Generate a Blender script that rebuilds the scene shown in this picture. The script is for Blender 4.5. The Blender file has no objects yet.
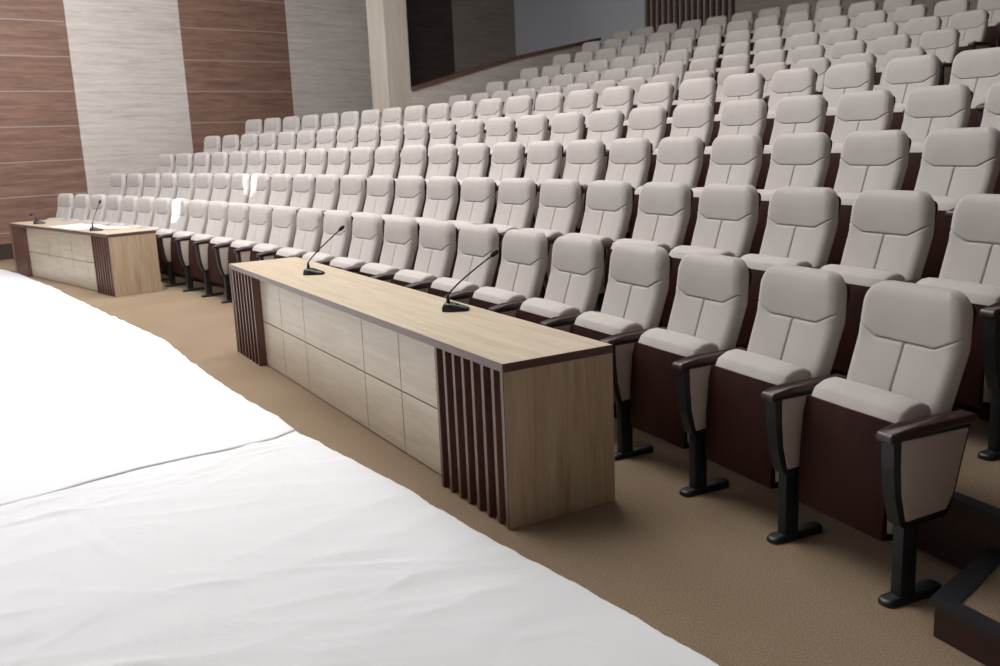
import bpy, bmesh, math, random
import numpy as np
from mathutils import Vector, Matrix, noise
random.seed(4)
SC = bpy.context.scene
COL = SC.collection

# ------------------------------------------------------------------ camera
H, PITCH, ROLL, FPX = 1.53844, 0.20565, -0.04283, 945.2
fw = Vector((0, math.cos(PITCH), -math.sin(PITCH))); rt = Vector((1, 0, 0)); up = rt.cross(fw)
r2 = rt*math.cos(ROLL)+up*math.sin(ROLL); u2 = -rt*math.sin(ROLL)+up*math.cos(ROLL)
cd = bpy.data.cameras.new('camera'); cam = bpy.data.objects.new('camera', cd); COL.objects.link(cam)
m = Matrix((r2, u2, -fw)).transposed().to_4x4(); m.translation = (0, 0, H)
cam.matrix_world = m
cd.sensor_width = 36; cd.lens = FPX/1000*36; cd.clip_start = .05; cd.clip_end = 200
cd.dof.use_dof = True; cd.dof.focus_distance = 4.6; cd.dof.aperture_fstop = 4.5
SC.camera = cam

# ------------------------------------------------------------------ materials
def nt(name):
    mt = bpy.data.materials.new(name); mt.use_nodes = True
    return mt, mt.node_tree, mt.node_tree.nodes['Principled BSDF']
def ramp(t, stops):
    r = t.nodes.new('ShaderNodeValToRGB'); e = r.color_ramp.elements
    while len(e) < len(stops): e.new(.5)
    for el, (p, c) in zip(e, stops): el.position = p; el.color = (*c, 1)
    return r
def flat(name, c, rough=.5, bump=0, bscale=200, coat=0, spec=.5, sheen=0):
    mt, t, b = nt(name)
    b.inputs['Base Color'].default_value = (*c, 1); b.inputs['Roughness'].default_value = rough
    b.inputs['Specular IOR Level'].default_value = spec; b.inputs['Coat Weight'].default_value = coat
    if sheen:
        b.inputs['Sheen Weight'].default_value = sheen; b.inputs['Sheen Roughness'].default_value = .45
    if bump:
        n = t.nodes.new('ShaderNodeTexNoise'); n.inputs['Scale'].default_value = bscale; n.inputs['Detail'].default_value = 3
        tc = t.nodes.new('ShaderNodeTexCoord'); t.links.new(tc.outputs['Object'], n.inputs['Vector'])
        bp = t.nodes.new('ShaderNodeBump'); bp.inputs['Strength'].default_value = bump; bp.inputs['Distance'].default_value = .004
        t.links.new(n.outputs['Fac'], bp.inputs['Height']); t.links.new(bp.outputs['Normal'], b.inputs['Normal'])
    return mt
def wood(name, stops, scale=(1, 1, 1), rough=.45, nscale=6, coat=0, warp=.6, knots=False):
    """grain stretched by `scale` (small value along the grain) in object space"""
    mt, t, b = nt(name); N = t.nodes; L = t.links
    tc = N.new('ShaderNodeTexCoord'); mp = N.new('ShaderNodeMapping'); mp.inputs['Scale'].default_value = scale
    L.new(tc.outputs['Object'], mp.inputs['Vector'])
    n1 = N.new('ShaderNodeTexNoise'); n1.inputs['Scale'].default_value = nscale; n1.inputs['Detail'].default_value = 8
    n1.inputs['Roughness'].default_value = .62; n1.inputs['Distortion'].default_value = warp
    L.new(mp.outputs['Vector'], n1.inputs['Vector'])
    n2 = N.new('ShaderNodeTexNoise'); n2.inputs['Scale'].default_value = nscale*5; n2.inputs['Detail'].default_value = 4
    L.new(mp.outputs['Vector'], n2.inputs['Vector'])
    mx = N.new('ShaderNodeMix'); mx.data_type = 'FLOAT'; mx.inputs[0].default_value = .3
    L.new(n1.outputs['Fac'], mx.inputs[2]); L.new(n2.outputs['Fac'], mx.inputs[3])
    r = ramp(t, stops); L.new(mx.outputs[0], r.inputs['Fac']); L.new(r.outputs['Color'], b.inputs['Base Color'])
    b.inputs['Roughness'].default_value = rough; b.inputs['Coat Weight'].default_value = coat
    bp = N.new('ShaderNodeBump'); bp.inputs['Strength'].default_value = .12; bp.inputs['Distance'].default_value = .003
    L.new(mx.outputs[0], bp.inputs['Height']); L.new(bp.outputs['Normal'], b.inputs['Normal'])
    return mt
M = {}
def fabric():
    mt, t, b = nt('cream_velour'); N = t.nodes; L = t.links
    tc = N.new('ShaderNodeTexCoord')
    n = N.new('ShaderNodeTexNoise'); n.inputs['Scale'].default_value = 5; n.inputs['Detail'].default_value = 5
    L.new(tc.outputs['Object'], n.inputs['Vector'])
    r = ramp(t, [(.3, (.475, .437, .412)), (.7, (.52, .48, .452))]); L.new(n.outputs['Fac'], r.inputs['Fac'])
    L.new(r.outputs['Color'], b.inputs['Base Color'])
    b.inputs['Roughness'].default_value = .85; b.inputs['Sheen Weight'].default_value = .25; b.inputs['Sheen Roughness'].default_value = .4
    b.inputs['Specular IOR Level'].default_value = .2
    n2 = N.new('ShaderNodeTexNoise'); n2.inputs['Scale'].default_value = 350; L.new(tc.outputs['Object'], n2.inputs['Vector'])
    bp = N.new('ShaderNodeBump'); bp.inputs['Strength'].default_value = .15; bp.inputs['Distance'].default_value = .002
    L.new(n2.outputs['Fac'], bp.inputs['Height']); L.new(bp.outputs['Normal'], b.inputs['Normal'])
    return mt
M['fabric'] = fabric()
M['side'] = flat('beige_side_laminate', (.44, .375, .325), .6, .05, 300)
M['pan'] = wood('mahogany_ply', [(.3, (.018, .005, .0035)), (.7, (.042, .013, .009))], (9, 9, .8), .6, 4)
M['pan'].node_tree.nodes['Principled BSDF'].inputs['Specular IOR Level'].default_value = .15
M['arm'] = wood('mahogany_armrest', [(.3, (.024, .011, .010)), (.7, (.055, .026, .023))], (9, .9, 9), .38, 5)
M['steel'] = flat('black_steel', (.012, .013, .016), .42)
M['oak_top'] = wood('oak_laminate_top', [(.3, (.42, .33, .225)), (.5, (.56, .46, .335)), (.72, (.66, .56, .43))], (.5, 9, 9), .38, 3.2)
M['oak_v'] = wood('oak_laminate_upright', [(.28, (.28, .185, .11)), (.45, (.43, .315, .205)), (.72, (.54, .43, .31))], (8, 8, .45), .45, 2.6, warp=1.2)
M['oak_front'] = wood('oak_laminate_front', [(.3, (.40, .325, .245)), (.5, (.51, .43, .335)), (.72, (.58, .505, .405))], (.6, 7, 7), .32, 2.6)
M['walnut'] = wood('walnut_laminate', [(.3, (.085, .038, .028)), (.7, (.17, .085, .062))], (9, 9, .6), .33, 4)
M['walnut_edge'] = flat('walnut_edge_band', (.11, .062, .055), .3)
M['groove'] = flat('dark_joint', (.16, .12, .095), .6)
M['wall_brown'] = wood('walnut_wall_boards', [(.28, (.095, .048, .036)), (.48, (.20, .112, .083)), (.72, (.32, .195, .15))], (.7, .7, 9), .42, 1.6, warp=.5)
M['wall_beige'] = wood('ash_wall_boards', [(.28, (.37, .325, .29)), (.5, (.55, .50, .46)), (.72, (.66, .615, .57))], (.7, .7, 9), .5, 1.6, warp=.5)
M['ash_v'] = wood('ash_upright_boards', [(.25, (.38, .33, .28)), (.5, (.50, .45, .39)), (.75, (.58, .53, .47))], (7, 7, .4), .5, 2)
M['shaded_walnut'] = wood('shaded_walnut_boards', [(.28, (.03, .019, .017)), (.48, (.055, .036, .031)), (.72, (.085, .058, .05))], (.7, .7, 9), .5, 1.6)  # walnut wall boards with the dimness of the rear recess put into the colour
M['taupe'] = wood('taupe_boards', [(.28, (.20, .165, .145)), (.5, (.30, .25, .225)), (.72, (.37, .32, .29))], (.7, .7, 9), .5, 1.6)
M['pale_slat'] = flat('taupe_slat', (.30, .235, .205), .45)
M['strip'] = flat('pale_joint_strip', (.34, .275, .255), .4)
M['grey_wall'] = flat('grey_paint', (.52, .53, .57), .8)
M['black_nosing'] = flat('black_rubber_nosing', (.02, .021, .026), .38)
M['skirt'] = flat('dark_skirting', (.045, .03, .026), .5)
M['riser'] = wood('mahogany_riser', [(.3, (.02, .009, .007)), (.7, (.05, .02, .016))], (1, 1, 8), .4, 3)
M['ceil'] = flat('white_ceiling', (.6, .6, .6), .9)
M['mic'] = flat('black_plastic', (.012, .013, .016), .3)
M['foam'] = flat('black_foam', (.01, .01, .011), .9, .4, 600)
M['paper'] = flat('white_paper', (.85, .85, .84), .6)
def carpet():
    mt, t, b = nt('brown_carpet'); N = t.nodes; L = t.links
    tc = N.new('ShaderNodeTexCoord')
    n = N.new('ShaderNodeTexNoise'); n.inputs['Scale'].default_value = 150; n.inputs['Detail'].default_value = 4; L.new(tc.outputs['Object'], n.inputs['Vector'])
    v = N.new('ShaderNodeTexNoise'); v.inputs['Scale'].default_value = 1.3; v.inputs['Detail'].default_value = 3; L.new(tc.outputs['Object'], v.inputs['Vector'])
    mx = N.new('ShaderNodeMix'); mx.data_type = 'FLOAT'; mx.inputs[0].default_value = .25
    L.new(n.outputs['Fac'], mx.inputs[2]); L.new(v.outputs['Fac'], mx.inputs[3])
    r = ramp(t, [(.35, (.22, .155, .100)), (.5, (.285, .208, .14)), (.65, (.35, .265, .185))]); L.new(mx.outputs[0], r.inputs['Fac'])
    L.new(r.outputs['Color'], b.inputs['Base Color']); b.inputs['Roughness'].default_value = .95
    b.inputs['Specular IOR Level'].default_value = .1
    bp = N.new('ShaderNodeBump'); bp.inputs['Strength'].default_value = .6; bp.inputs['Distance'].default_value = .006
    n3 = N.new('ShaderNodeTexNoise'); n3.inputs['Scale'].default_value = 480; L.new(tc.outputs['Object'], n3.inputs['Vector'])
    L.new(n3.outputs['Fac'], bp.inputs['Height']); L.new(bp.outputs['Normal'], b.inputs['Normal'])
    return mt
M['carpet'] = carpet()
def clothmat():
    mt, t, b = nt('white_cotton'); N = t.nodes; L = t.links
    b.inputs['Base Color'].default_value = (.765, .77, .78, 1); b.inputs['Roughness'].default_value = .9
    b.inputs['Specular IOR Level'].default_value = .15
    tc = N.new('ShaderNodeTexCoord')
    n = N.new('ShaderNodeTexNoise'); n.inputs['Scale'].default_value = 3.2; n.inputs['Detail'].default_value = 5; n.inputs['Distortion'].default_value = 1.2
    L.new(tc.outputs['Object'], n.inputs['Vector'])
    bp = N.new('ShaderNodeBump'); bp.inputs['Strength'].default_value = .22; bp.inputs['Distance'].default_value = .03
    L.new(n.outputs['Fac'], bp.inputs['Height']); L.new(bp.outputs['Normal'], b.inputs['Normal'])
    return mt
M['cloth'] = clothmat()

# ------------------------------------------------------------------ mesh helpers
def link(name, bm, mats, parent=None, smooth=None):
    bmesh.ops.recalc_face_normals(bm, faces=bm.faces)
    me = bpy.data.meshes.new(name); bm.to_mesh(me); bm.free()
    for mt in (mats if isinstance(mats, (list, tuple)) else [mats]): me.materials.append(M[mt])
    if smooth is not None:
        for p in me.polygons: p.use_smooth = True
        me.set_sharp_from_angle(angle=math.radians(smooth))
    o = bpy.data.objects.new(name, me); COL.objects.link(o)
    if parent: o.parent = parent
    return o
def empty(name, loc, rz=0, label=None, cat=None, group=None):
    o = bpy.data.objects.new(name, None); COL.objects.link(o); o.location = loc; o.rotation_euler = (0, 0, rz)
    o.empty_display_size = .1
    if label: o['label'] = label; o['category'] = cat
    if group: o['group'] = group
    return o
def struct(o): o['kind'] = 'structure'; return o
def box(bm, x0, x1, y0, y1, z0, z1, mi=0, bev=0):
    vs = [bm.verts.new((x, y, z)) for x in (x0, x1) for y in (y0, y1) for z in (z0, z1)]
    fs = [bm.faces.new([vs[i] for i in q]) for q in ((0, 1, 3, 2), (4, 6, 7, 5), (0, 4, 5, 1), (2, 3, 7, 6), (0, 2, 6, 4), (1, 5, 7, 3))]
    for f in fs: f.material_index = mi
    if bev:
        es = list({e for f in fs for e in f.edges})
        bmesh.ops.bevel(bm, geom=es, offset=bev, segments=2, profile=.6, affect='EDGES', clamp_overlap=True)
def rounded(pts, r, n=4):
    """round polygon corners; r float or list"""
    out = []; N = len(pts)
    for i, p in enumerate(pts):
        ri = r[i] if isinstance(r, (list, tuple)) else r
        p = Vector(p); a = Vector(pts[i-1])-p; b = Vector(pts[(i+1) % N])-p
        if ri <= 0: out.append(tuple(p)); continue
        la, lb = a.length, b.length; a.normalize(); b.normalize()
        ang = a.angle(b); d = min(ri/math.tan(ang/2), la*.48, lb*.48)
        A = p+a*d; B = p+b*d
        for k in range(n+1):
            t = k/n; out.append(tuple(A*(1-t)**2+p*2*t*(1-t)+B*t*t))
    return out
def inset(poly, d):
    """offset a CCW polygon inwards by d"""
    N = len(poly); out = []
    for i in range(N):
        p0, p1, p2 = Vector(poly[i-1]), Vector(poly[i]), Vector(poly[(i+1) % N])
        e1 = (p1-p0).normalized(); e2 = (p2-p1).normalized()
        n1 = Vector((-e1.y, e1.x)); n2 = Vector((-e2.y, e2.x)); nn = n1+n2
        if nn.length < 1e-6: nn = n1.copy()
        nn.normalize(); c = max(.5, nn.dot(n1)); out.append(tuple(p1+nn*(d/c)))
    return out
def ccw(poly):
    a = sum(poly[i-1][0]*poly[i][1]-poly[i][0]*poly[i-1][1] for i in range(len(poly)))
    return poly if a > 0 else poly[::-1]
def pillow(bm, poly, layers, fn, caps=(True, True), fine=False, bulge=0, mi=0):
    """rings of `poly` at layers (t, inset) mapped to 3-D by fn(u, v, t)"""
    poly = ccw(poly); rings = []
    for t, ins in layers:
        q = inset(poly, ins); rings.append([bm.verts.new(fn(u, v, t)) for u, v in q])
    N = len(poly)
    for a, b in zip(rings, rings[1:]):
        for i in range(N): bm.faces.new((a[i-1], a[i], b[i], b[i-1])).material_index = mi
    for ring, on, lay in ((rings[0], caps[0], layers[0]), (rings[-1], caps[1], layers[-1])):
        if not on: continue
        if fine:       # concentric inner rings towards the centre so that a bent cap stays smooth
            q = inset(poly, lay[1]); cx = sum(p[0] for p in q)/N; cy = sum(p[1] for p in q)/N
            prev = ring
            for s in (.93, .85, .74, .58, .36, .14):
                nr = [bm.verts.new(fn(cx+(u-cx)*s, cy+(v-cy)*s, lay[0]+(0 if lay is layers[0] else bulge*(1-s*s)))) for u, v in q]
                for i in range(N): bm.faces.new((prev[i-1], prev[i], nr[i], nr[i-1])).material_index = mi
                prev = nr
            bm.faces.new(prev).material_index = mi
        else: bm.faces.new(ring).material_index = mi
def tube(bm, pts, rad, n=8):
    pts = [Vector(p) for p in pts]; rings = []
    for i, p in enumerate(pts):
        d = (pts[min(i+1, len(pts)-1)]-pts[max(i-1, 0)]).normalized()
        a = d.orthogonal().normalized(); b = d.cross(a); r = rad[i] if isinstance(rad, (list, tuple)) else rad
        if i:
            a = (pa-d*pa.dot(d)).normalized(); b = d.cross(a)
        pa = a
        rings.append([bm.verts.new(p+(a*math.cos(2*math.pi*k/n)+b*math.sin(2*math.pi*k/n))*r) for k in range(n)])
    for A, B in zip(rings, rings[1:]):
        for k in range(n): bm.faces.new((A[k-1], A[k], B[k], B[k-1]))
    bm.faces.new(rings[0]); bm.faces.new(rings[-1])

# ------------------------------------------------------------------ row curve (plan of the seating)
S = np.arange(-6, 30, .1)
T = (S-8)/10
TC = np.minimum(T, 1.75)
PSI = 2.12284+.31294*TC-.27543*TC**2+.03695*TC**3+.18067*TC**4+.034*TC**5
CX = np.cumsum(np.cos(PSI)*.1); CY = np.cumsum(np.sin(PSI)*.1)
CX = CX-CX[60]+2.66531; CY = CY-CY[60]-1.01918
NX, NY = np.sin(PSI), -np.cos(PSI)
PITCHS = .56006
def rowpt(off, s):
    ox = CX+NX*off; oy = CY+NY*off
    Ls = np.concatenate([[0], np.cumsum(np.hypot(np.diff(ox), np.diff(oy)))]); Ls = Ls-Ls[60]
    return float(np.interp(s, Ls, ox)), float(np.interp(s, Ls, oy)), float(np.interp(s, Ls, PSI))
DR = .82677
ROWS = [  # name, offset, floor z, start arc length, first k, last k
 ('the front row', 0, 0, 4.40882, 0, 24),
 ('the second row', DR, .24593, 4.94341, 0, 24),
 ('the third row', 2*DR, .50689, 6.03473, 0, 23),
 ('the fourth row', 3*DR, .76016, 7.08836, -1, 22),
 ('the fifth row', 4*DR, 1.01448, 7.63866, 0, 22),
 ('first row behind cross aisle', 5.53126, 1.25204, 10.6981, 0, 14),
 ('second row behind cross aisle', 6.44368, 1.47598, 11.28533, 0, 14),
 ('third row behind cross aisle', 7.34433, 1.72374, 11.86761, 0, 14),
 ('fourth row behind cross aisle', 8.27095, 1.98741, 13.02919, -1, 13),
 ('fifth row behind cross aisle', 9.14486, 2.24511, 15.25952, -1, 10),
 ('last row before rear wall', 10.00308, 2.47889, 18.49975, -3, 5),
]
# ------------------------------------------------------------------ the auditorium chair (x = viewer's right, y = away from stage)
def rc(z):
    pts = [(.40, -.115), (.60, -.056), (.775, .003), (.89, .014), (1.0, .030)]
    for (a, ra), (b, rb) in zip(pts, pts[1:]):
        if z <= b or b == 1.0:
            t = (z-a)/(b-a); t = max(-.3, min(1.2, t)); return ra+(rb-ra)*t
def bent(x, z, d):
    # lumbar / headrest curve across the width: edges come slightly forward
    return (x, rc(z)+d-.008*(x/.21)**2, z)
US = [0, .006, .012, .019, .028, .045, .08, .14, .22, .32, .42, .5, .56, .6, .64, .69, .75, .80, .845, .88, .91, .936, .958, .975, .988, .996, 1]
US = [-u for u in US[:0:-1]]+US
ZT, RC_ = .969, .085
def halfw(z):
    w = float(np.interp(z, [.40, .62, .80, .884], [.206, .218, .222, .217]))
    if z > ZT-RC_: w = .217-RC_+math.sqrt(max(0, RC_**2-(z-(ZT-RC_))**2))
    return w
def seam(u): return .775+.047*max(0, (abs(u)-.58)/.42)
def back_piece(bm, upper):
    """one upholstered piece of the back, above or below the cross seam, as a closed shell with sewn grooves"""
    if upper:
        ds = [0, .0015, .003, .0045, .007, .012, .02, .035, .055, .075, .095, .112, .128, .142, .155, .166, .175, .182, .1875, .191, .193, .194]; tot = .194
    else:
        ds = [0, .0015, .003, .0045, .007, .012, .02, .04, .07, .1, .14, .18, .22, .26, .3, .34, .347, .35]; tot = .35
    def P(u, d, t):
        z0 = seam(u); z = z0+d*(ZT-z0)/tot if upper else z0-d*(z0-.42)/tot
        w = halfw(z); x = u*w
        if t is None:
            e = min((1-abs(u))*w, (ZT-z) if upper else 1); R = .040; k = max(0, 1-e/R)
            y = .030*(1-math.sqrt(max(0, 1-k*k)))
            y += .010*math.exp(-(d/.0036)**2)
            if not upper: y += .010*math.exp(-(x/.0034)**2)
            cx_ = math.cos(min(1, abs(x)/.2)*math.pi/2)
            y -= (.006*math.sin(math.pi*min(1, d/.194)) if upper else .004*math.sin(2*math.pi*min(.5, abs(x)/.4)))*cx_**.5
        else:
            y, sh = t; x *= 1-sh/.22; z = z-(sh*(d/tot) if upper else -sh*(d/tot))
        return bm.verts.new(bent(x-.006, z, y))
    G = [[P(u, d, None) for u in US] for d in ds]
    B = [[P(u, d, (.075, .012)) for u in US] for d in ds]
    for A in (G, B):
        for a, b in zip(A, A[1:]):
            for k in range(len(US)-1): bm.faces.new((a[k], a[k+1], b[k+1], b[k]))
    path = [(0, i) for i in range(len(ds))]
    idx = [(i, 0) for i in range(len(ds))]+[(len(ds)-1, k) for k in range(1, len(US))]+[(i, len(US)-1) for i in range(len(ds)-2, -1, -1)]
    prev = [G[i][k] for i, k in idx]
    for t in ((.045, -.002), (.060, -.001), (.070, .004), None):
        cur = [P(US[k], ds[i], t) for i, k in idx] if t else [B[i][k] for i, k in idx]
        for q in range(len(idx)-1): bm.faces.new((prev[q], prev[q+1], cur[q+1], cur[q]))
        prev = cur
    bmesh.ops.remove_doubles(bm, verts=bm.verts, dist=1e-5)
def make_chair():
    root = empty('auditorium_chair', (0, 0, 0))
    bm = bmesh.new(); back_piece(bm, False); back = link('backrest', bm, 'fabric', root, 60)
    bm = bmesh.new(); back_piece(bm, True); link('headrest', bm, 'fabric', back, 60)
    # rear shell
    bm = bmesh.new()
    sh = rounded([(-.19, .30), (.19, .30), (.205, .93), (-.205, .93)], .04, 4)
    pillow(bm, sh, [(.073, .0), (.088, .0), (.092, .005)], bent)
    link('back_shell', bm, 'pan', root, 50)
    # tipped-up seat: cushion with the wooden underside facing the stage
    prof = [(-.246, .200), (-.17, .185), (-.105, .24), (-.085, .40), (-.072, .58), (-.076, .618), (-.115, .638), (-.165, .634), (-.206, .614), (-.222, .582), (-.230, .55), (-.246, .40)]
    prof = rounded(prof, [.015, .04, .04, .05, .04, .02, .04, .03, .02, .01, .02, .02], 3)
    bm = bmesh.new()
    pillow(bm, prof, [(-.212, .018), (-.208, .006), (-.198, 0), (-.1, -.003), (0, -.004), (.1, -.003), (.19, 0), (.200, .006), (.204, .018)], lambda u, v, t: (t-.004, u, v-.010))
    link('seat_cushion', bm, 'fabric', root, 50)
    pan = [(-.232, .580), (-.248, .52), (-.262, .38), (-.270, .20), (-.262, .178), (-.18, .170), (-.18, .184), (-.244, .194), (-.250, .38), (-.235, .52), (-.222, .580)]
    bm = bmesh.new()
    pillow(bm, pan, [(-.216, .002), (-.213, 0), (.200, 0), (.203, .002)], lambda u, v, t: (t*(1-.035*max(0, (.58-v)/.4))-.004, u, v-.010))
    link('seat_pan', bm, 'pan', root, 40)
    make_stand(root, 1)
    return root
def make_stand(root, sx):
    """side frame, upholstered side panel, armrest, post and foot"""
    X = .28*sx
    fr = [(-.352, .575), (-.348, .47), (-.337, .37), (-.308, .272), (-.28, .262), (-.110, .272), (-.084, .32), (-.022, .575)]
    fr = rounded(fr, [.004, .04, .06, .015, .01, .015, .03, .01], 3)
    bm = bmesh.new(); pillow(bm, fr, [(X-.027, .003), (X-.025, 0), (X+.025, 0), (X+.027, .003)], lambda u, v, t: (t, u, v))
    frame = link('side_frame', bm, 'steel', root, 40)
    sp = [(-.322, .560), (-.320, .48), (-.312, .38), (-.290, .288), (-.118, .298), (-.094, .34), (-.038, .560)]
    bm = bmesh.new(); pillow(bm, rounded(sp, [.005, .03, .03, .006, .01, .02, .005], 3), [(X-.032, .004), (X-.030, 0), (X+.030, 0), (X+.032, .004)], lambda u, v, t: (t, u, v))
    link('side_panel', bm, 'side', frame, 40)
    ap = rounded([(X-.035, -.372), (X+.035, -.372), (X+.041, -.28), (X+.036, .0), (X-.036, .0), (X-.041, -.28)], [.010, .010, .06, .01, .01, .06], 4)
    def armz(u, v, t):
        dz = -.018*max(0, (-.24-v)/.13)**1.6
        return (u, v, t+dz-.004*(v+.2))
    bm = bmesh.new(); pillow(bm, ap, [(.573, .006), (.577, .001), (.590, 0), (.600, .005), (.603, .012)], armz)
    link('armrest', bm, 'arm', root, 50)
    bm = bmesh.new(); box(bm, X-.022, X+.022, -.290, -.225, .02, .28, bev=.006)
    leg = link('leg', bm, 'steel', root, 40)
    fp = rounded([(X-.032, -.345), (X+.032, -.345), (X+.032, -.10), (X-.032, -.10)], .028, 4)
    bm = bmesh.new()
    def fz(u, v, t): return (u, v, t if t < .012 else t*(1-.4*max(0, (-.27-v)/.08)))
    pillow(bm, fp, [(.001, 0), (.018, 0), (.028, .004), (.032, .012)], fz)
    link('foot', bm, 'steel', leg, 50)

def copy_tree(o, parent=None):
    c = o.copy(); COL.objects.link(c)
    if parent: c.parent = parent
    for ch in list(o.children): copy_tree(ch, c)
    return c
proto = make_chair()
ORD = 'zeroth first second third fourth fifth sixth seventh eighth ninth tenth eleventh twelfth thirteenth fourteenth fifteenth sixteenth seventeenth eighteenth nineteenth twentieth twenty-first twenty-second twenty-third twenty-fourth twenty-fifth twenty-sixth'.split()
proto_left = None
chair_sources = [proto]
first = True
for ri, (rn, off, fz, a, k0, k1) in enumerate(ROWS):
    for k in range(k0, k1+1):
        x, y, psi = rowpt(off, a+k*PITCHS)
        if k == k1:      # row's left end: both side stands
            if proto_left is None:
                proto_left = copy_tree(proto); make_stand(proto_left, -1); o = proto_left
            else: o = copy_tree(proto_left)
        else:
            o = proto if first else copy_tree(proto); first = False
        o.location = (x, y, fz); o.rotation_euler = (0, 0, psi+math.pi)
        n = k-k0+1
        if k == k1: pos = 'leftmost in'
        elif n == 1: pos = 'rightmost in view in'
        else: pos = ORD[n]+' from the right in'
        o['label'] = 'cream tip-up chair, '+pos+' '+rn
        o['category'] = 'chair'; o['group'] = 'auditorium chairs in '+rn

# ------------------------------------------------------------------ floor, tiers, steps
bm = bmesh.new()
vs = [bm.verts.new(p) for p in ((-14, -3, 0), (9, -3, 0), (9, 24, 0), (-14, 24, 0))]
bm.faces.new(vs); struct(link('floor', bm, 'carpet'))
WL = (Vector((-7.74, 14.25)), Vector((.7194, .6946)))       # left wall line
WN = Vector((WL[1].y, -WL[1].x))                            # towards the seats
PA = .775; PD = Vector((math.sin(PA), math.cos(PA))); PN = Vector((PD.y, -PD.x)); PP = Vector((-1.30, 16.20))
def tier(off0, off1, z0, z1, s0=3., rear=False):
    """one carpeted step of the rake: tread between two offsets, riser on the stage side, black nosing"""
    top, bot, nose = [], [], []
    P0, N0 = (PP, PN) if rear else (WL[0], WN)
    ss = np.arange(s0, 29.5, .25)
    F = [(float(np.interp(s, S, CX+NX*off0)), float(np.interp(s, S, CY+NY*off0))) for s in ss]
    B = [(float(np.interp(s, S, CX+NX*off1)), float(np.interp(s, S, CY+NY*off1))) for s in ss]
    def clip(L):
        out = []
        for i, q in enumerate(L):
            d = (Vector(q)-P0).dot(N0)
            if d < .01:
                p = Vector(L[i-1]); dp = (p-P0).dot(N0); q = Vector(q); t = (dp-.01)/(dp-d); out.append(tuple(p+(q-p)*t)); break
            out.append(q)
        return out
    F = clip(F); B = clip(B)
    bm = bmesh.new()
    n = max(len(F), len(B))
    def g(L, i): return L[min(i, len(L)-1)]
    fv = [bm.verts.new((*g(F, i), z1)) for i in range(n)]; bv = [bm.verts.new((*g(B, i), z1)) for i in range(n)]
    lv = [bm.verts.new((*g(F, i), z0)) for i in range(n)]
    for i in range(n-1):
        for q, mi in (((fv[i], fv[i+1], bv[i+1], bv[i]), 0), ((lv[i], lv[i+1], fv[i+1], fv[i]), 1)):
            q = list(dict.fromkeys(q))
            try: bm.faces.new(q).material_index = mi
            except ValueError: pass
    bmesh.ops.remove_doubles(bm, verts=bm.verts, dist=1e-5)
    return bm, F
edges = [.08+DR*i for i in range(4)]
tiers = [(.08, .08+DR, 0, .24593, False), (.08+DR, .08+2*DR, .24593, .50689, False), (.08+2*DR, .08+3*DR, .50689, .76016, False),
         (.08+3*DR, .08+4*DR, .76016, 1.01448, False), (.08+4*DR, 4.9, 1.01448, 1.25204, False), (4.9, 5.70, 1.25204, 1.25204, True),
         (5.70, 6.60, 1.25204, 1.47598, True), (6.60, 7.51, 1.47598, 1.72374, True), (7.51, 8.42, 1.72374, 1.98741, True),
         (8.42, 9.28, 1.98741, 2.24511, True), (9.28, 11.1, 2.24511, 2.47889, True)]
for (o0, o1, z0, z1, rear) in tiers:
    bm, F = tier(o0, o1, z0, z1, 3.0, rear)
    t = struct(link('floor_tier', bm, ['carpet', 'riser']))
    if z1 > z0:
        bm = bmesh.new()
        prev = None
        for i, q in enumerate(F):
            j = min(i+1, len(F)-1); k = max(i-1, 0)
            d = (Vector(F[j])-Vector(F[k])).normalized(); nn = Vector((d.y, -d.x))
            q = Vector(q)
            pts = [(q-nn*.012, z1-.03), (q-nn*.012, z1+.006), (q+nn*.045, z1+.006), (q+nn*.045, z1-.002)]
            ring = [bm.verts.new((p.x, p.y, z)) for p, z in pts]
            if prev:
                for a_ in range(3): bm.faces.new((prev[a_], prev[a_+1], ring[a_+1], ring[a_]))
            prev = ring
        struct(link('trim_nosing', bm, 'black_nosing', t, 30))
# half-height step block at the foot of the right aisle
P0 = Vector((1.40265, 3.19410)); TT = Vector((-.39423, .91901)); NN = Vector((.91901, .39423))
def cf(lat, r): v = P0+TT*lat+NN*r; return (v.x, v.y)
blk = [cf(-.49, -.352), cf(-.335, .070), cf(-1.62, .075), cf(-1.75, -.352)]
bm = bmesh.new()
lo = [bm.verts.new((*p, 0)) for p in blk]; hi = [bm.verts.new((*p, .12)) for p in blk]
bm.faces.new(hi).material_index = 0
for i in range(4): bm.faces.new((lo[i-1], lo[i], hi[i], hi[i-1])).material_index = 1
step = link('step_block', bm, ['carpet', 'riser'])
step['label'] = 'low carpeted step with black edge strip at the foot of the right aisle stair'; step['category'] = 'step'
bm = bmesh.new()
inn = [cf(-.545, -.312), cf(-.395, .070), cf(-1.57, .075), cf(-1.70, -.312)]
A = [Vector(p) for p in blk]; I = [Vector(p) for p in inn]
cen = sum(A, Vector((0, 0)))/4
outp = [p+(p-cen).normalized()*.014 for p in A]
for a_, b_ in ((0, 1), (3, 0)):
    v = [bm.verts.new((outp[a_].x, outp[a_].y, .126)), bm.verts.new((outp[b_].x, outp[b_].y, .126)), bm.verts.new((I[b_].x, I[b_].y, .126)), bm.verts.new((I[a_].x, I[a_].y, .126)),
         bm.verts.new((outp[a_].x, outp[a_].y, .095)), bm.verts.new((outp[b_].x, outp[b_].y, .095)), bm.verts.new((I[b_].x, I[b_].y, .121)), bm.verts.new((I[a_].x, I[a_].y, .121))]
    for q in ((0, 1, 2, 3), (4, 5, 1, 0), (7, 6, 2, 3), (4, 0, 3, 7), (5, 1, 2, 6), (4, 5, 6, 7)): bm.faces.new([v[i] for i in q])
link('edge_strip', bm, 'black_nosing', step)

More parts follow.
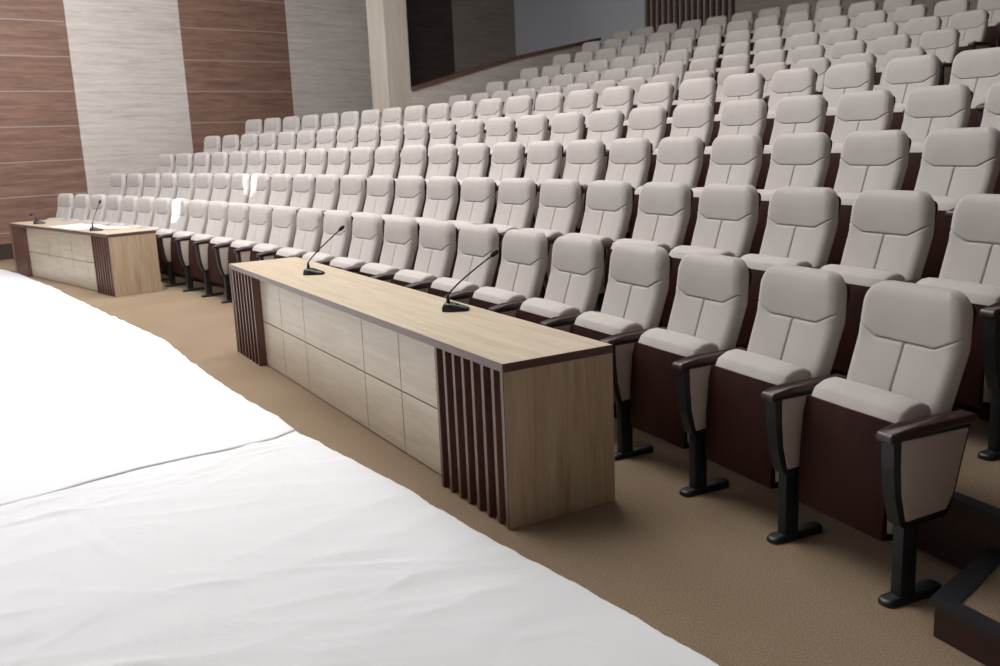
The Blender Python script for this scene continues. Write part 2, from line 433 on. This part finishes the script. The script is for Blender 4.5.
# ------------------------------------------------------------------ walls
def wallobj(name, p, az, length, h, z0=0, back=.2, mat='grey_wall', face_right=True):
    """vertical wall slab; local x runs along the wall, local -y is the visible side"""
    o = bmesh.new(); box(o, 0, length, 0, back, z0, h)
    w = struct(link(name, o, mat)); w.location = (*p, 0); w.rotation_euler = (0, 0, math.pi/2-az)
    return w
def panel(parent, x0, x1, z0, z1, mat, joints=(), name='wall_panel', th=.02):
    bm = bmesh.new(); zs = [z0]+sorted(j for j in joints if z0 < j < z1)+[z1]
    for a, b in zip(zs, zs[1:]):
        box(bm, x0+.004, x1-.004, -th, .0, a+(.006 if a != z0 else 0), b-(.006 if b != z1 else 0), 0)
    if len(zs) > 2:
        for j in zs[1:-1]: box(bm, x0+.004, x1-.004, -th-.004, -.001, j-.008, j+.008, 1)
    return struct(link(name, bm, [mat, 'strip'], parent))
CH = 6.2
AZL = .8029
w = wallobj('wall_left', tuple(WL[0]-WL[1]*6), AZL, 6+8.25, CH)
b1 = 6+1.67      # boundary distances along the wall from its start
js = [3.5493-.525*i for i in range(-5, 8)]
for i, (x0, x1, mt) in enumerate([(b1-5.7, b1-3.8, 'wall_brown'), (b1-3.8, b1-1.9, 'wall_beige'), (b1-1.9, b1, 'wall_brown')]):
    if i == 2: x0 = b1-3.3
    if i == 1: x1 = b1-3.3; x0 = b1-5.2
    if i == 0: x1 = b1-5.2; x0 = .01
    panel(w, x0, x1, .12 if mt == 'wall_brown' else .12, CH-.02, mt, js if mt == 'wall_brown' else ())
panel(w, b1, b1+1.89, .12, CH-.02, 'wall_beige')
panel(w, b1+1.89, b1+3.97, .12, CH-.02, 'wall_brown', js)
panel(w, b1+3.97, 14.24, .12, CH-.02, 'wall_beige')
bm = bmesh.new(); box(bm, 0, 14.24, -.035, -.0, 0, .24); struct(link('baseboard_left', bm, 'skirt', w))
# recessed side wall of the rear block
AZ2 = .803; D2 = Vector((math.sin(AZ2), math.cos(AZ2)))
c2 = Vector((.66, 23.22)); st = c2-D2*4.9
w2 = wallobj('wall_left_rear', tuple(st), AZ2, 4.9, CH)
panel(w2, .01, 4.9-1.98, .6, CH-.02, 'shaded_walnut'); panel(w2, 4.9-1.98, 4.885, .6, CH-.02, 'taupe')
# return between the two side walls
endL = WL[0]+WL[1]*8.25
d = endL-st; azr = math.atan2(d.x, d.y)
w3 = wallobj('wall_left_return', tuple(st), azr, d.length, CH)
# rear wall
AZR = math.atan2(.672, -.7405); DR_ = Vector((math.sin(AZR), math.cos(AZR)))
w4 = wallobj('wall_back', tuple(c2), AZR, 14, CH)
d1 = (Vector((3.261, 20.34))-c2).length; d2 = (Vector((4.71, 18.74))-c2).length
panel(w4, .0, d1, 1.5, CH-.02, 'grey_wall', name='wall_panel')
bm = bmesh.new(); box(bm, d1, d2, -.012, 0, 1.5, CH-.02); bk = struct(link('wall_panel', bm, 'riser', w4))
ns = 15
for i in range(ns):
    x = d1+(d2-d1)*(i+.5)/ns
    bm = bmesh.new(); box(bm, x-.022, x+.022, -.09, -.012, 1.5, CH-.02, bev=.003); struct(link('wall_slat', bm, 'pale_slat', w4))
x = d2
while x < 13.5:
    panel(w4, x, x+1.25, 1.5, CH-.02, 'taupe'); x += 1.25
# far right wall and the wall behind the stage side (out of the picture; they close the hall)
wr = wallobj('wall_right', (9.2, 14.0), math.pi, 17, CH, mat='wall_brown')
wf = wallobj('wall_front', (9, -3.2), -math.pi/2, 23, CH, mat='wall_beige')
# ceiling over the hall
bm = bmesh.new(); box(bm, -14, 16, -3, 28, CH, CH+.15); struct(link('ceiling', bm, 'ceil'))
# column at the front of the parapet
K = PP+PD*0; 
cz = (1.0, CH)
bm = bmesh.new(); box(bm, -.49, 0, 0, .43, cz[0], cz[1], bev=.006)
col = struct(link('trim_column', bm, 'ash_v')); col.location = (K.x, K.y, 0); col.rotation_euler = (0, 0, math.pi/2-PA)
# parapet with sloping top between the side stair and the rear block
bm = bmesh.new()
prf = [(0, 1.0), (5.06, 2.2), (5.06, 3.33), (2.49, 2.885), (0, 2.33)]
for y0, y1 in ((0, .12),):
    a_ = [bm.verts.new((x, y0, z)) for x, z in prf]; b_ = [bm.verts.new((x, y1, z)) for x, z in prf]
    bm.faces.new(a_); bm.faces.new(b_)
    for i in range(5): bm.faces.new((a_[i-1], a_[i], b_[i], b_[i-1]))
par = link('wall_parapet', bm, 'wall_beige'); struct(par); par.location = (PP.x, PP.y, 0); par.rotation_euler = (0, 0, math.pi/2-PA)
bm = bmesh.new()
pr = [(0, 2.33), (2.49, 2.885), (5.06, 3.33), (5.10, 3.33)]
prev = None
for x, z in pr:
    ring = [bm.verts.new((x, y, z+dz)) for y, dz in ((-.03, 0), (-.03, .05), (.15, .05), (.15, 0))]
    if prev:
        for i in range(4): bm.faces.new((prev[i-1], prev[i], ring[i], ring[i-1]))
    else: bm.faces.new(ring)
    prev = ring
bm.faces.new(prev)
struct(link('trim_cap', bm, 'walnut', par))

# ------------------------------------------------------------------ desks
def make_desk(x, y, a, L, label, joints, nslat, slatw):
    W, Hd = .526, .681
    root = empty('panel_desk', (x, y, 0), a, label, 'desk', 'panel desks in front of the seating')
    # local: x from near corner (0) back to -L, y from front (0) to W
    bm = bmesh.new(); box(bm, -L+.003, -.003, .003, W-.003, Hd-.008, Hd, 0); link('desktop', bm, 'oak_top', root)
    bm = bmesh.new(); box(bm, -L, 0, 0, .0028, Hd-.034, Hd-.0005); box(bm, -.0028, 0, .003, W, Hd-.034, Hd-.0005)
    box(bm, -L, -L+.0028, .003, W, Hd-.034, Hd-.0005); box(bm, -L+.003, -.003, W-.0028, W, Hd-.034, Hd-.0005)
    box(bm, -L+.003, -.003, .003, .08, Hd-.034, Hd-.0085)
    link('edge_rail', bm, 'walnut_edge', root)
    for x0 in (-.022, -L+.001):
        bm = bmesh.new(); box(bm, x0, x0+.021, .003, W-.002, 0.002, Hd-.035); sp_ = link('side_panel', bm, 'oak_v', root)
        bm = bmesh.new(); box(bm, x0-.0005, x0+.0215, 0, .0028, .002, Hd-.035); link('edge_band', bm, 'walnut_edge', sp_)
    # middle front boards, two tiers
    f0, f1 = slatw, L-slatw
    xs = [f0]+list(joints)+[f1]
    bm = bmesh.new(); g = .0035
    for x0, x1 in zip(xs, xs[1:]):
        for z0, z1 in ((.004, .325), (.325, Hd-.035)):
            box(bm, -x1+g, -x0-g, .055, .07, z0+g, z1-g, bev=.001)
    link('front_panel', bm, 'oak_front', root)
    bm = bmesh.new(); box(bm, -f1-.0, -f0, .066, .08, .004, Hd-.035); link('backing_board', bm, 'groove', root)
    for base in (0, L-slatw):
        bm = bmesh.new(); box(bm, -base-slatw+.001, -base-(.023 if base == 0 else 0), .066, .08, .004, Hd-.035)
        link('slat_backing', bm, 'walnut', root)
        for i in range(nslat):
            c = (i+1)*(slatw-.012)/nslat
            if base: c = L-c
            bm = bmesh.new(); box(bm, -c-.0115, -c+.0115, .0, .066, .004, Hd-.035, bev=.001)
            s = link('slat', bm, 'walnut', root)
    bm = bmesh.new(); box(bm, -L+.03, -.03, W-.04, W-.022, .25, Hd-.05); link('rear_stretcher', bm, 'oak_v', root)
    return root
make_desk(.00335, 3.52167, -1.0551, 4.09972, 'nearer and longer oak desk with brown slatted ends and two microphones', [1.115, 1.595, 2.57, 3.05], 7, .60)
make_desk(-4.13909, 10.12351, -.82149, 3.36161, 'farther oak desk with brown slatted ends and white paper on top, near the left wall', [.847, 1.296, 1.72, 2.09, 2.5], 7, .50)

# ------------------------------------------------------------------ microphones
def mic(x, y, z, yaw, tip, label):
    """tip: (dx, dy, dz) of the head in world axes relative to the stem's foot"""
    root = empty('gooseneck_microphone', (x, y, z), yaw, label, 'microphone', 'gooseneck microphones on the desks')
    bm = bmesh.new()
    pl = rounded([(-.042, -.045), (.042, -.045), (.05, .0), (.030, .090), (-.030, .090), (-.05, .0)], [.012, .012, .03, .02, .02, .03], 4)
    def fz(u, v, t): return (u, v, t if t < .012 else t*(1-.55*max(0, min(1, (v+.01)/.085))))
    pillow(bm, pl, [(0, .002), (.006, 0), (.020, .001), (.036, .008), (.042, .016)], fz)
    base = link('base', bm, 'mic', root, 50)
    bm = bmesh.new(); box(bm, -.012, .012, .02, .036, .0235, .031); link('button', bm, 'foam', base)
    R = Matrix.Rotation(-yaw, 3, 'Z'); tp = R @ Vector(tip)
    f = Vector((0, -.018, .036))
    bm = bmesh.new(); tube(bm, [f, f+Vector((0, 0, .018)), f+Vector((0, 0, .045))], [.012, .010, .0055], 12); link('stem_socket', bm, 'mic', root, 50)
    p0 = f+Vector((0, 0, .04)); p1 = f+Vector((0, 0, .04))+Vector((tp.x*.12, tp.y*.12, .05)); pts = []
    for i in range(15):
        t = i/14; pts.append(p0*(1-t)**2+(p1*2*t*(1-t))+(f+tp)*t*t)
    bm = bmesh.new(); tube(bm, pts, .0042, 8); link('gooseneck', bm, 'mic', root, 60)
    d = (pts[-1]-pts[-2]).normalized(); q = pts[-1]
    bm = bmesh.new(); tube(bm, [q-d*.006, q, q+d*.02, q+d*.034, q+d*.042], [.006, .0105, .0125, .010, .003], 12); link('windscreen', bm, 'foam', root, 60)
DZ = .6815
def along(d, t, w, D=((.00335, 3.52167, -1.0551), (-4.13909, 10.12351, -.82149))):
    x, y, a = D[d]; u = (math.cos(a), math.sin(a)); v = (-math.sin(a), math.cos(a))
    return x-u[0]*t+v[0]*w, y-u[1]*t+v[1]*w
mic(-.238, 4.72, DZ, -1.75, (.232, .02, .232), 'black gooseneck microphone on the near desk, the one closer to its slatted right end')
mic(-1.247, 6.30, DZ, -1.75, (.225, .02, .25), 'black gooseneck microphone toward the far end of the near desk')
mx_, my_ = along(1, .68, .12)
mic(mx_, my_, DZ, -1.6, (.11, .0, .27), 'black gooseneck microphone on the far desk beside the white paper')
mic(-5.846, 12.18, DZ, -1.6, (-.04, .0, .085), 'small low microphone at the far left end of the far desk')
# white sheet lying on the far desk
bm = bmesh.new()
n, mm = 16, 6; g_ = []
for i in range(n+1):
    row = []
    for j in range(mm+1):
        t = .60+1.36*i/n; w_ = .05+.40*j/mm+.03*math.sin(i*.8)
        if i < 5: w_ = .26+.24*j/mm
        elif j == 0: w_ = .012+.03*(1+math.sin(i*.9))*.5
        x, y = along(1, t, min(w_, .51)); row.append(bm.verts.new((x, y, .6835+.003*(1+math.sin(i*1.3+j)))))
    g_.append(row)
for i in range(n):
    for j in range(mm): bm.faces.new((g_[i][j], g_[i+1][j], g_[i+1][j+1], g_[i][j+1]))
o = link('paper_sheet', bm, 'paper', None, 60)
md = o.modifiers.new('thickness', 'SOLIDIFY'); md.thickness = .0012; md.offset = 1
o['label'] = 'long white paper sheet spread on top of the far desk'; o['category'] = 'paper'

# ------------------------------------------------------------------ white cloths on the floor
EDGE = [(1.9, .55), (1.25, 1.50), (.585, 2.494), (.297, 2.92), (-.113, 3.481), (-.483, 4.055), (-.80, 4.48), (-1.084, 4.882), (-1.20, 5.06), (-1.238, 5.121), (-1.736, 5.882), (-2.25, 6.72), (-2.759, 7.631),
        (-3.94, 9.219), (-5.009, 10.726), (-6.318, 12.467), (-7.045, 13.25)]
EL = [0]
for a_, b_ in zip(EDGE, EDGE[1:]): EL.append(EL[-1]+math.dist(a_, b_))
def edge(t):
    return (float(np.interp(t, EL, [e[0] for e in EDGE])), float(np.interp(t, EL, [e[1] for e in EDGE])))
IN = Vector((-.80, -.60)).normalized()
rc_ = random.Random(11); CR = []
for _ in range(170):      # short sharp creases pressed into the cotton, mostly along the fold of the overlap
    q = rc_.random(); cx_ = -1.15-rc_.random()*3.2 if q < .45 else rc_.uniform(-3.4, .5)
    cy_ = 4.95+(cx_+1.2)*.74+rc_.uniform(-.55, .12) if q < .45 else rc_.uniform(1.6, 8.5)
    an = rc_.gauss(.66, .35) if q < .45 else rc_.uniform(-.3, 2.4)
    CR.append((cx_, cy_, math.cos(an), math.sin(an), rc_.uniform(.06, .32), rc_.uniform(.010, .022), rc_.uniform(.003, .0075), rc_.uniform(-.6, .6)))
CRA = np.array(CR)
def creases(x, y):
    dx = x-CRA[:, 0]; dy = y-CRA[:, 1]
    u = dx*CRA[:, 2]+dy*CRA[:, 3]; v = -dx*CRA[:, 3]+dy*CRA[:, 2]-CRA[:, 7]*u*u
    return float(np.sum(CRA[:, 6]*np.exp(-(v/CRA[:, 5])**2-(u/CRA[:, 4])**2)))
def wrinkle(x, y, base):
    # long shallow creases running in several directions
    h = 0
    for (ax, ay, f, amp, sd) in ((.85, .52, 3.1, .006, 1.), (-.35, .94, 4.3, .004, 7.), (.98, .17, 6.5, .003, 13.)):
        u = x*ax+y*ay; v = -x*ay+y*ax
        nz = noise.noise(Vector((u*f*.22, v*f, sd)))
        h += 1.45*amp*(1-abs(nz)*3.2 if abs(nz) < .31 else 0)*max(0, noise.noise(Vector((x*.7, y*.7, sd+3)))+.35)*1.6
    h += .006*noise.noise(Vector((x*.8, y*.8, 2)))
    return base+max(0, h+.004)+creases(x, y)
def cloth(name, t0, t1, width, base, label, near, n, m_):
    bm = bmesh.new(); G = []
    for i in range(n+1):
        row = []
        s = i/n; t = t0+(t1-t0)*s
        for j in range(m_+1):
            q = j/m_; q2 = q**1.6
            if near == 'far': t += (.035*noise.noise(Vector((q*9, 1, 1)))+.012*noise.noise(Vector((q*40, 1, 1))))*max(0, 1-s*12)
            ex, ey = edge(t)
            # frayed corner where the two sheets meet
            jit = .010*noise.noise(Vector((t*5, 0, 5)))+.004*noise.noise(Vector((t*30, 0, 5)))
            x = ex+IN.x*(width*q2-jit); y = ey+IN.y*(width*q2-jit)
            # the seam's direction is not the same as the sheet's sides
            if near == 'far': x += .0; y += -(.03)*math.sin(q*9)*(1-s)**8
            z = wrinkle(x, y, base)
            de = min(q*width*1.0, 1); z = base+(z-base)*min(1, de/.06+.15)
            if near == 'near' and s > .955: z = base+(z-base)*.12
            if near == 'far': z = base+(z-base)*min(1, .1+s/.03)
            if near == 'far' and s < .06: z += .001*(1-s/.06)*(.6+.4*math.sin(q*60))
            row.append(bm.verts.new((x, y, z)))
        G.append(row)
    for i in range(n):
        for j in range(m_): bm.faces.new((G[i][j], G[i+1][j], G[i+1][j+1], G[i][j+1]))
    o = link(name, bm, 'cloth', None, 60)
    md = o.modifiers.new('thickness', 'SOLIDIFY'); md.thickness = .003 if near == 'near' else .0014; md.offset = -1
    o['label'] = label; o['category'] = 'cloth'; o['group'] = 'white cloths spread over the stage side of the floor'
    return o
tseam = EL[8]+.03
cloth('floor_cloth', 0, tseam, 6.0, .005, 'white cotton cloth spread on the floor nearest the camera, wrinkled, below the overlap seam', 'near', 330, 200)
cloth('floor_cloth', tseam-.14, EL[-1], 9.0, .0078, 'farther white cloth on the floor, overlapping the near one and running toward the left wall', 'far', 300, 110)

# ------------------------------------------------------------------ light
wd = bpy.data.worlds.new('world'); SC.world = wd; wd.use_nodes = True
bg = wd.node_tree.nodes['Background']; bg.inputs[0].default_value = (.80, .88, 1, 1); bg.inputs[1].default_value = .14
def area(name, loc, target, sx, sy, power, color=(1, 1, 1)):
    ld = bpy.data.lights.new(name, 'AREA'); ld.shape = 'RECTANGLE'; ld.size = sx; ld.size_y = sy; ld.energy = power; ld.color = color
    o = bpy.data.objects.new(name, ld); COL.objects.link(o); o.location = loc
    o.rotation_euler = (Vector(target)-Vector(loc)).to_track_quat('-Z', 'Y').to_euler(); return o
area('assumed_daylight', (-9.5, 5.0, 3.6), (-1, 8, .5), 5, 3, 110, (.95, .97, 1))  # unseen daylight source assumed on the left; bare area light, no window built
area('assumed_ceiling_lamp', (-3.0, 7.9, 6.1), (-3.0, 7.9, 0), 7, 7, 770, (1, .985, .975))  # unseen overhead lamp, assumed from the brightly lit tops of seats and desks
area('left_wall_fill', (-4.6, 10.5, 5.9), (-7.0, 15.0, 3.2), 4, 1.2, 260, (.97, .985, 1))  # added fill, no real fixture: brightens the left wall panels
area('rear_rows_fill', (2.2, 12.5, 6.1), (2.2, 12.5, 0), 3, 3, 90, (1, .98, .96))  # unseen fill light added to lift the rows around the cross aisle
def spot(name, loc, target, deg, power):
    ld = bpy.data.lights.new(name, 'SPOT'); ld.spot_size = math.radians(deg); ld.spot_blend = .05; ld.energy = power; ld.shadow_soft_size = .005
    o = bpy.data.objects.new(name, ld); COL.objects.link(o); o.location = loc
    o.rotation_euler = (Vector(target)-Vector(loc)).to_track_quat('-Z', 'Y').to_euler()
for off, a_, k_, z_ in ((0, 4.40882, 17.2, .88), (DR, 4.94341, 16.4, 1.14)):   # narrow spot lamps standing in for two slivers of sun that reach the chairs
    x_, y_, _p = rowpt(off, a_+k_*PITCHS); spot('sun_sliver_spot', (-8.5, 4, 4.6), (x_, y_, z_), 2.3, 6000)

SC.view_settings.view_transform = 'Standard'; SC.view_settings.look = 'None'
SC.view_settings.gamma = 1; SC.view_settings.exposure = 0.0; SC.view_settings.use_curve_mapping = False
